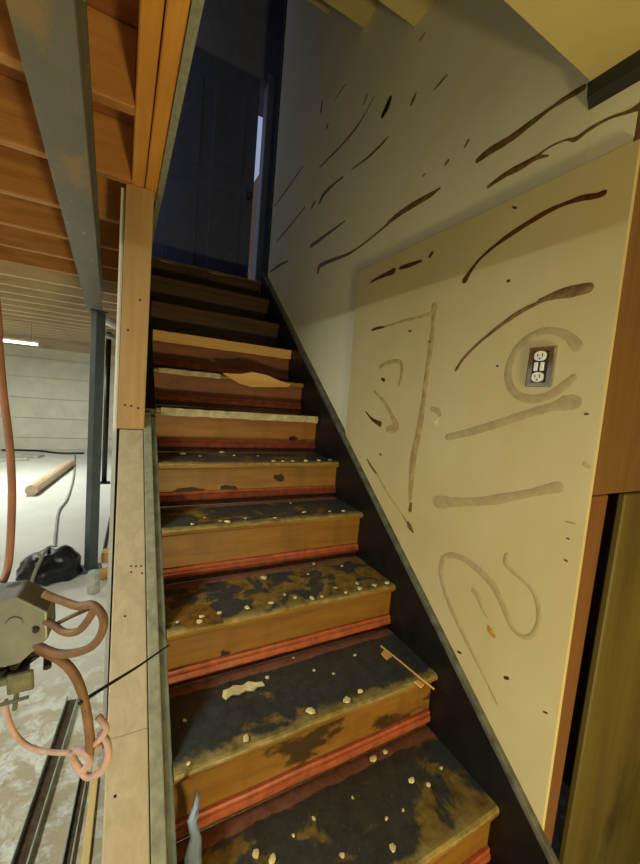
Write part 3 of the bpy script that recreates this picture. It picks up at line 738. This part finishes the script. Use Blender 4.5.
# ------------------------------------------------------------------ outlet on the wallboard
cc = at_x(541.5, 367, PX); hy, hz = 0.034, 0.051
et = thing('wall_outlet', 'chrome plated outlet with white sockets set in the cream panel', 'outlet', (PX, cc.y, cc.z-hz))
bm = new(); bx(bm, PX-0.0075, PX-0.0003, cc.y-hy, cc.y+hy, cc.z-hz, cc.z+hz); bevel(bm, 0.0035, 3); obj('cover_plate', bm, MAT['chrome'], et)
bm = new(); bx(bm, PX-0.0095, PX-0.0078, cc.y-0.0185, cc.y+0.0185, cc.z-0.040, cc.z+0.040); bevel(bm, 0.0007, 1); obj('inset', bm, MAT['slot'], et)
for s in (-1, 1):
    bm = new(); n = 16; pr = []
    for k in range(n):
        a = 2*math.pi*k/n; pr.append((cc.y+max(-0.0145, min(0.0145, 0.0175*math.cos(a))), cc.z+s*0.0265+0.0125*math.sin(a)))
    prism(bm, pr, 'x', PX-0.0125, PX-0.0097); f = obj('socket', bm, MAT['white'], et)
    for (dy, dz, wy, wz) in ((-0.006, 0.002, 0.0012, 0.004), (0.006, 0.002, 0.0012, 0.0032), (0, -0.007, 0.002, 0.002)):
        box_obj('slot', (PX-0.0131, PX-0.0126, cc.y+dy-wy, cc.y+dy+wy, cc.z+s*0.0265+dz-wz, cc.z+s*0.0265+dz+wz), MAT['slot'], f)
for dy in (-0.008, 0.008):
    box_obj('button', (PX-0.0125, PX-0.0097, cc.y+dy-0.005, cc.y+dy+0.005, cc.z-0.011, cc.z+0.011), MAT['white'], et, 0.001)

# ------------------------------------------------------------------ hanging junction box with cables, lower left
DP = 0.5
def pd(u, v, d=DP): return at_d(u, v, d)
jt = thing('junction_box', 'dull metal junction box hanging from its cable beside the rail', 'junction box', tuple(pd(10, 640)))
cx = pd(2, 625, 0.50)
# frame of the box: its own axes, tilted a little
ax = (RX*0.90+fw*0.42).normalized(); az = (Vector((0, 0, 1))*0.96-ax*0.18); az = (az-ax*az.dot(ax)).normalized(); ay = az.cross(ax)
def L3(a, b, c): return cx+ax*a+ay*b+az*c
bm = new(); n = 8
outer = [(0.060*math.cos(math.radians(22.5+45*k)), 0.052*math.sin(math.radians(22.5+45*k))) for k in range(n)]
fr = [bm.verts.new(L3(a, -0.022, b)) for a, b in outer]; bk = [bm.verts.new(L3(a, 0.028, b)) for a, b in outer]
bm.faces.new(fr)
for k in range(n): bm.faces.new((fr[k], bk[k], bk[(k+1) % n], fr[(k+1) % n]))
bm.faces.new(bk[::-1]); bmesh.ops.recalc_face_normals(bm, faces=bm.faces[:]); bevel(bm, 0.003, 2)
obj('body', bm, MAT['boxmetal'], jt)
for (a, c, r) in ((0.02, 0.012, 0.009), (-0.02, 0.018, 0.009)):
    bm = new(); tube(bm, [L3(a, -0.0225, c), L3(a, -0.0245, c)], r, 14); obj('knockout', bm, MAT['boxmetal'], jt)
for (a, c) in ((0.043, -0.002), (-0.03, -0.03)):
    bm = new(); tube(bm, [L3(a, -0.0225, c), L3(a, -0.026, c)], 0.004, 8); obj('screw', bm, MAT['boxdark'], jt)
bm = new()
for k in range(7):
    s = rnd.uniform(-0.03, 0.03); tube(bm, [L3(s, rnd.uniform(-0.015, 0.02), -0.050), L3(s+rnd.uniform(-0.02, 0.02), rnd.uniform(-0.02, 0.02), -0.062), L3(s+rnd.uniform(-0.025, 0.025), rnd.uniform(-0.02, 0.02), -0.074)], 0.0055, 6)
obj('wire_bundle', bm, MAT['boxdark'], jt)
bm = new()
def lbox(bm, a0, a1, b0, b1, c0, c1):
    vs = [bm.verts.new(L3(*p)) for p in ((a0,b0,c0),(a1,b0,c0),(a1,b1,c0),(a0,b1,c0),(a0,b0,c1),(a1,b0,c1),(a1,b1,c1),(a0,b1,c1))]
    for f in ((3,2,1,0),(4,5,6,7),(0,1,5,4),(1,2,6,5),(2,3,7,6),(3,0,4,7)): bm.faces.new([vs[i] for i in f])
lbox(bm, -0.03, 0.026, -0.014, 0.014, -0.082, -0.070); lbox(bm, 0.006, 0.036, -0.016, -0.010, -0.096, -0.066); bevel(bm, 0.002, 1); obj('clamp_bracket', bm, MAT['bracket'], jt)
bm = new(); tube(bm, [L3(0.018, -0.010, -0.080), L3(0.014, -0.016, -0.118)], 0.003, 8); tube(bm, [L3(-0.006, -0.016, -0.106), L3(0.030, -0.016, -0.104)], 0.0025, 6); obj('clamp_screw', bm, MAT['bracket'], jt)
def cable(name, px, r, mat, label=None, parent=None, cat='cable', r2=None):
    pts = catmull([tuple(at_d(*p)) for p in px], 6); bm = new(); tube(bm, pts, r, 8, r2)
    o = obj(name, bm, mat, parent, True)
    if label: tag(o, label, cat)
    return o
bm = new(); p0 = pd(3, 582, 0.505)
pts = [tuple(p0)]+[tuple(pd(u, v, 0.52)) for u, v in ((9,560),(12,500),(10,450),(3,390),(-1,345),(-5,290))]+[(-0.205, 0.46, 1.62), (-0.225, 0.5, JB-0.002)]
tube(bm, catmull(pts, 6), 0.0048, 8); obj('supply_cable', bm, MAT['pipe'], jt, True)
cable('loop_cable', [(44,594,0.50),(60,600,0.50),(78,606,0.495),(93,605,0.49),(103,617,0.485),(102,632,0.485),(92,646,0.49),(74,653,0.495),(55,653,0.5),(32,643,0.505)], 0.0055, MAT['cable'], None, jt)
cable('loop_cable', [(40,618,0.505),(52,624,0.505),(64,632,0.5),(78,631,0.495),(88,620,0.492),(95,607,0.49)], 0.0050, MAT['cable'], None, jt)
cable('loop_cable', [(58,623,0.51),(72,616,0.51),(88,609,0.51)], 0.0028, MAT['cable'], None, jt)
cable('drop_cable', [(26,640,0.515),(45,652,0.515),(62,661,0.515),(74,674,0.515),(82,692,0.52),(87,715,0.525),(90,740,0.53),(89,756,0.535)], 0.0065, MAT['cable'], None, jt)
cable('bare_wire', [(5,700,0.51),(8,718,0.51),(16,735,0.515),(30,747,0.52),(50,752,0.525),(72,753,0.53)], 0.0036, MAT['cablepink'], None, jt)
cable('knot_strand', [(70,752,0.53),(77,765,0.53),(88,777,0.53),(101,771,0.53),(108,757,0.53),(107,742,0.53),(100,732,0.535)], 0.0050, MAT['cablepink'], None, jt)
cable('knot_strand', [(72,750,0.535),(84,752,0.53),(90,762,0.53),(82,770,0.53),(74,762,0.53)], 0.0052, MAT['cablepink'], None, jt)
cable('knot_strand', [(92,745,0.535),(101,738,0.53),(106,728,0.535),(98,716,0.54)], 0.0046, MAT['cablepink'], None, jt)
cable('knot_strand', [(88,752,0.54),(96,746,0.54),(104,744,0.54)], 0.0050, MAT['cablepink'], None, jt)
# black wire leaning from the cables onto the stringer
a = at_d(80, 703, 0.512); b = at_n(169, 645, (0, -SL, 1), 0.003)
bm = new(); tube(bm, [a, a.lerp(b, 0.12), a.lerp(b, 0.5)+Vector((0, 0, -0.003)), b], 0.0030, 6, 0.0022)
bw = obj('black_wire', bm, MAT['wire'], jt, True); bw['label'] = 'stiff black wire reaching across the rail'

# ------------------------------------------------------------------ things on the basement floor
def fpt(u, v): return at_z(u, v, FZ)
def track(p0, p1, wd, hgt, label, name='metal_track', mat=None):
    t = thing(name, label, 'track', tuple((p0+p1)/2))
    d = (p1-p0).normalized(); s = Vector((d.y, -d.x, 0))
    def bar(nm, a0, a1, z0, z1, mt):
        bm = new(); vs = []
        for z in (z0, z1):
            for p, a in ((p0, a0), (p0, a1), (p1, a1), (p1, a0)):
                q = p+s*a; vs.append(bm.verts.new((q.x, q.y, FZ+z)))
        for f in ((3,2,1,0),(4,5,6,7),(0,1,5,4),(1,2,6,5),(2,3,7,6),(3,0,4,7)): bm.faces.new([vs[i] for i in f])
        bmesh.ops.recalc_face_normals(bm, faces=bm.faces[:]); obj(nm, bm, mt, t)
    bar('web', -wd+0.0042, wd-0.0042, 0.0005, 0.003, MAT['trackweb'])
    bar('flange', -wd, -wd+0.004, 0.0005, hgt, mat or MAT['galv']); bar('flange', wd-0.004, wd, 0.0005, hgt, mat or MAT['galv'])
    return t
track(fpt(73, 700), fpt(16, 880), 0.026, 0.032, 'galvanised metal track lying on the dirty floor, left of the lath')
track(fpt(84, 775), fpt(64, 880), 0.015, 0.022, 'narrow galvanised metal track lying against the yellow lath')
p0, p1 = fpt(96, 770), fpt(83, 885); d = (p1-p0).normalized(); s = Vector((d.y, -d.x, 0))
bm = new(); vs = []
for z in (0.0008, 0.016):
    for p, a in ((p0, -0.012), (p0, 0.012), (p1, 0.012), (p1, -0.012)):
        q = p+s*a; vs.append(bm.verts.new((q.x, q.y, FZ+z)))
for f in ((3,2,1,0),(4,5,6,7),(0,1,5,4),(1,2,6,5),(2,3,7,6),(3,0,4,7)): bm.faces.new([vs[i] for i in f])
bmesh.ops.recalc_face_normals(bm, faces=bm.faces[:]); bevel(bm, 0.002, 1)
tag(obj('wood_lath', bm, MAT['lath']), 'yellow wood lath lying on the floor beside the rail', 'lath')
# rolled plank further back
a, b = fpt(31, 496), fpt(70, 467); a.z = b.z = FZ+0.073
bm = new(); tube(bm, [a, a.lerp(b, 0.5), b], 0.072, 12); tag(obj('wooden_pole', bm, MAT['palepole'], None, False), 'tan round timber lying on the floor near the far wall', 'timber')
# dark bag
c = fpt(52, 588); bg = thing('black_bag', 'slumped black plastic bag with a grey strap near the steel column', 'bag', tuple(c))
bm = new(); bmesh.ops.create_icosphere(bm, subdivisions=4, radius=1)
for v in bm.verts:
    n_ = noise.noise(v.co*1.7+Vector((3, 1, 5)))*0.28+noise.noise(v.co*4.5)*0.10
    q = v.co*(1+n_); x, y, z = q.x*0.20, q.y*0.20, q.z*0.13
    if q.x > 0: z *= 1.25
    v.co = Vector((c.x+x-0.05, c.y+y+0.2, max(FZ+0.001, FZ+0.085+z)))
obj('sack', bm, MAT['bag'], bg, True)
bm = new(); tube(bm, catmull([(c.x-0.13, c.y-0.02, FZ+0.05), (c.x-0.10, c.y+0.02, FZ+0.16), (c.x-0.07, c.y+0.12, FZ+0.235), (c.x-0.06, c.y+0.25, FZ+0.225), (c.x-0.05, c.y+0.36, FZ+0.15)], 5), 0.014, 6); obj('strap', bm, MAT['strap'], bg, True)
# pale pier can by the column and a wood block
c = fpt(93, 594); bm = new(); cyl(bm, (c.x, c.y+0.03, FZ+0.0005), 0.042, 0.155, 'z', 18); bevel(bm, 0.004, 1)
cn = thing('paint_can', 'small pale can standing in front of the steel column', 'can', (c.x, c.y+0.03, FZ)); obj('can_body', bm, MAT['concrete'], cn, False)
bm = new(); cyl(bm, (c.x, c.y+0.03, FZ+0.156), 0.040, 0.006, 'z', 18); obj('lid', bm, MAT['galv'], cn)
pb_ = fpt(104, 566)
bm = new(); rotbox(bm, (-0.045, 3.05), 0.075, 0.045, FZ+0.0005, FZ+0.06, 0.15); bevel(bm, 0.004, 1); tag(obj('wood_block', bm, MAT['barewood']), 'tan wood block on the floor between column and rail', 'wood block')
bm = new(); rotbox(bm, (-0.045, 3.36), 0.07, 0.05, FZ+0.0005, FZ+0.09, -0.1); bevel(bm, 0.004, 1); tag(obj('wood_block', bm, MAT['splinter']), 'orange wood block on the floor just behind the tan block', 'wood block')
# thin dark pole further back
c = fpt(104, 483); ttop = at_y(110, 340, c.y).z
tp = thing('thin_post', 'slim black jack post standing behind the steel column', 'post', tuple(c))
bm = new(); cyl(bm, (c.x, c.y, FZ+0.012), 0.036, JB-0.012-FZ-0.012, 'z', 12); obj('shaft', bm, MAT['wire'], tp, True)
bm = new(); rotbox(bm, (c.x, c.y), 0.08, 0.08, FZ+0.0005, FZ+0.0115, 0); obj('base_plate', bm, MAT['wire'], tp)
# pipes and white oddments hung under the joists beyond the column
for k, (u0, v0, u1, v1, r, mt, lb) in enumerate(((101,318,118,326,0.05,MAT['white'],'white pipe hung below the pale joists beside the timber post'),(103,335,118,338,0.035,MAT['galv'],'grey pipe hung below the white pipe beside the timber post'))):
    a, b = at_y(u0, v0, 4.6+k*0.8), at_y(u1, v1, 4.6+k*0.8)
    bm = new(); tube(bm, [a, b], r, 12); o = obj('ceiling_pipe', bm, mt, None, True); tag(o, lb, 'pipe')
# cables on the floor
def floor_cable(px, r, mat, label):
    pts = [];
    for u, v in px:
        p = fpt(u, v); pts.append((p.x, min(p.y, 9.25), FZ+r+0.0005))
    bm = new(); tube(bm, catmull(pts, 6), r, 6); tag(obj('floor_cable', bm, mat, None, True), label, 'cable')
floor_cable([(75,456),(74,475),(68,498),(59,512),(56,530),(54,552)], 0.014, MAT['greywire'], 'pale grey cable snaking over the floor to the bag')
floor_cable([(2,451),(20,451),(42,452),(60,454),(84,454)], 0.02, MAT['wire'], 'black cable running along the foot of the far wall')
floor_cable([(116,492),(110,520),(103,556)], 0.012, MAT['wire'], 'dark cable on the floor between column and timber post')
for k, (u, v, sx_) in enumerate(((10,460,0.26),(32,457,0.16))):
    p = fpt(u, v); bm = new(); rotbox(bm, (p.x, p.y), sx_, 0.12, FZ+0.0005, FZ+0.05, 0.2-k*0.5); bevel(bm, 0.01, 1)
    tag(obj('plaster_offcut', bm, MAT['concrete']), ['long pale plaster offcut on the floor by the far wall', 'short pale plaster offcut on the floor by the far wall'][k], 'offcut')
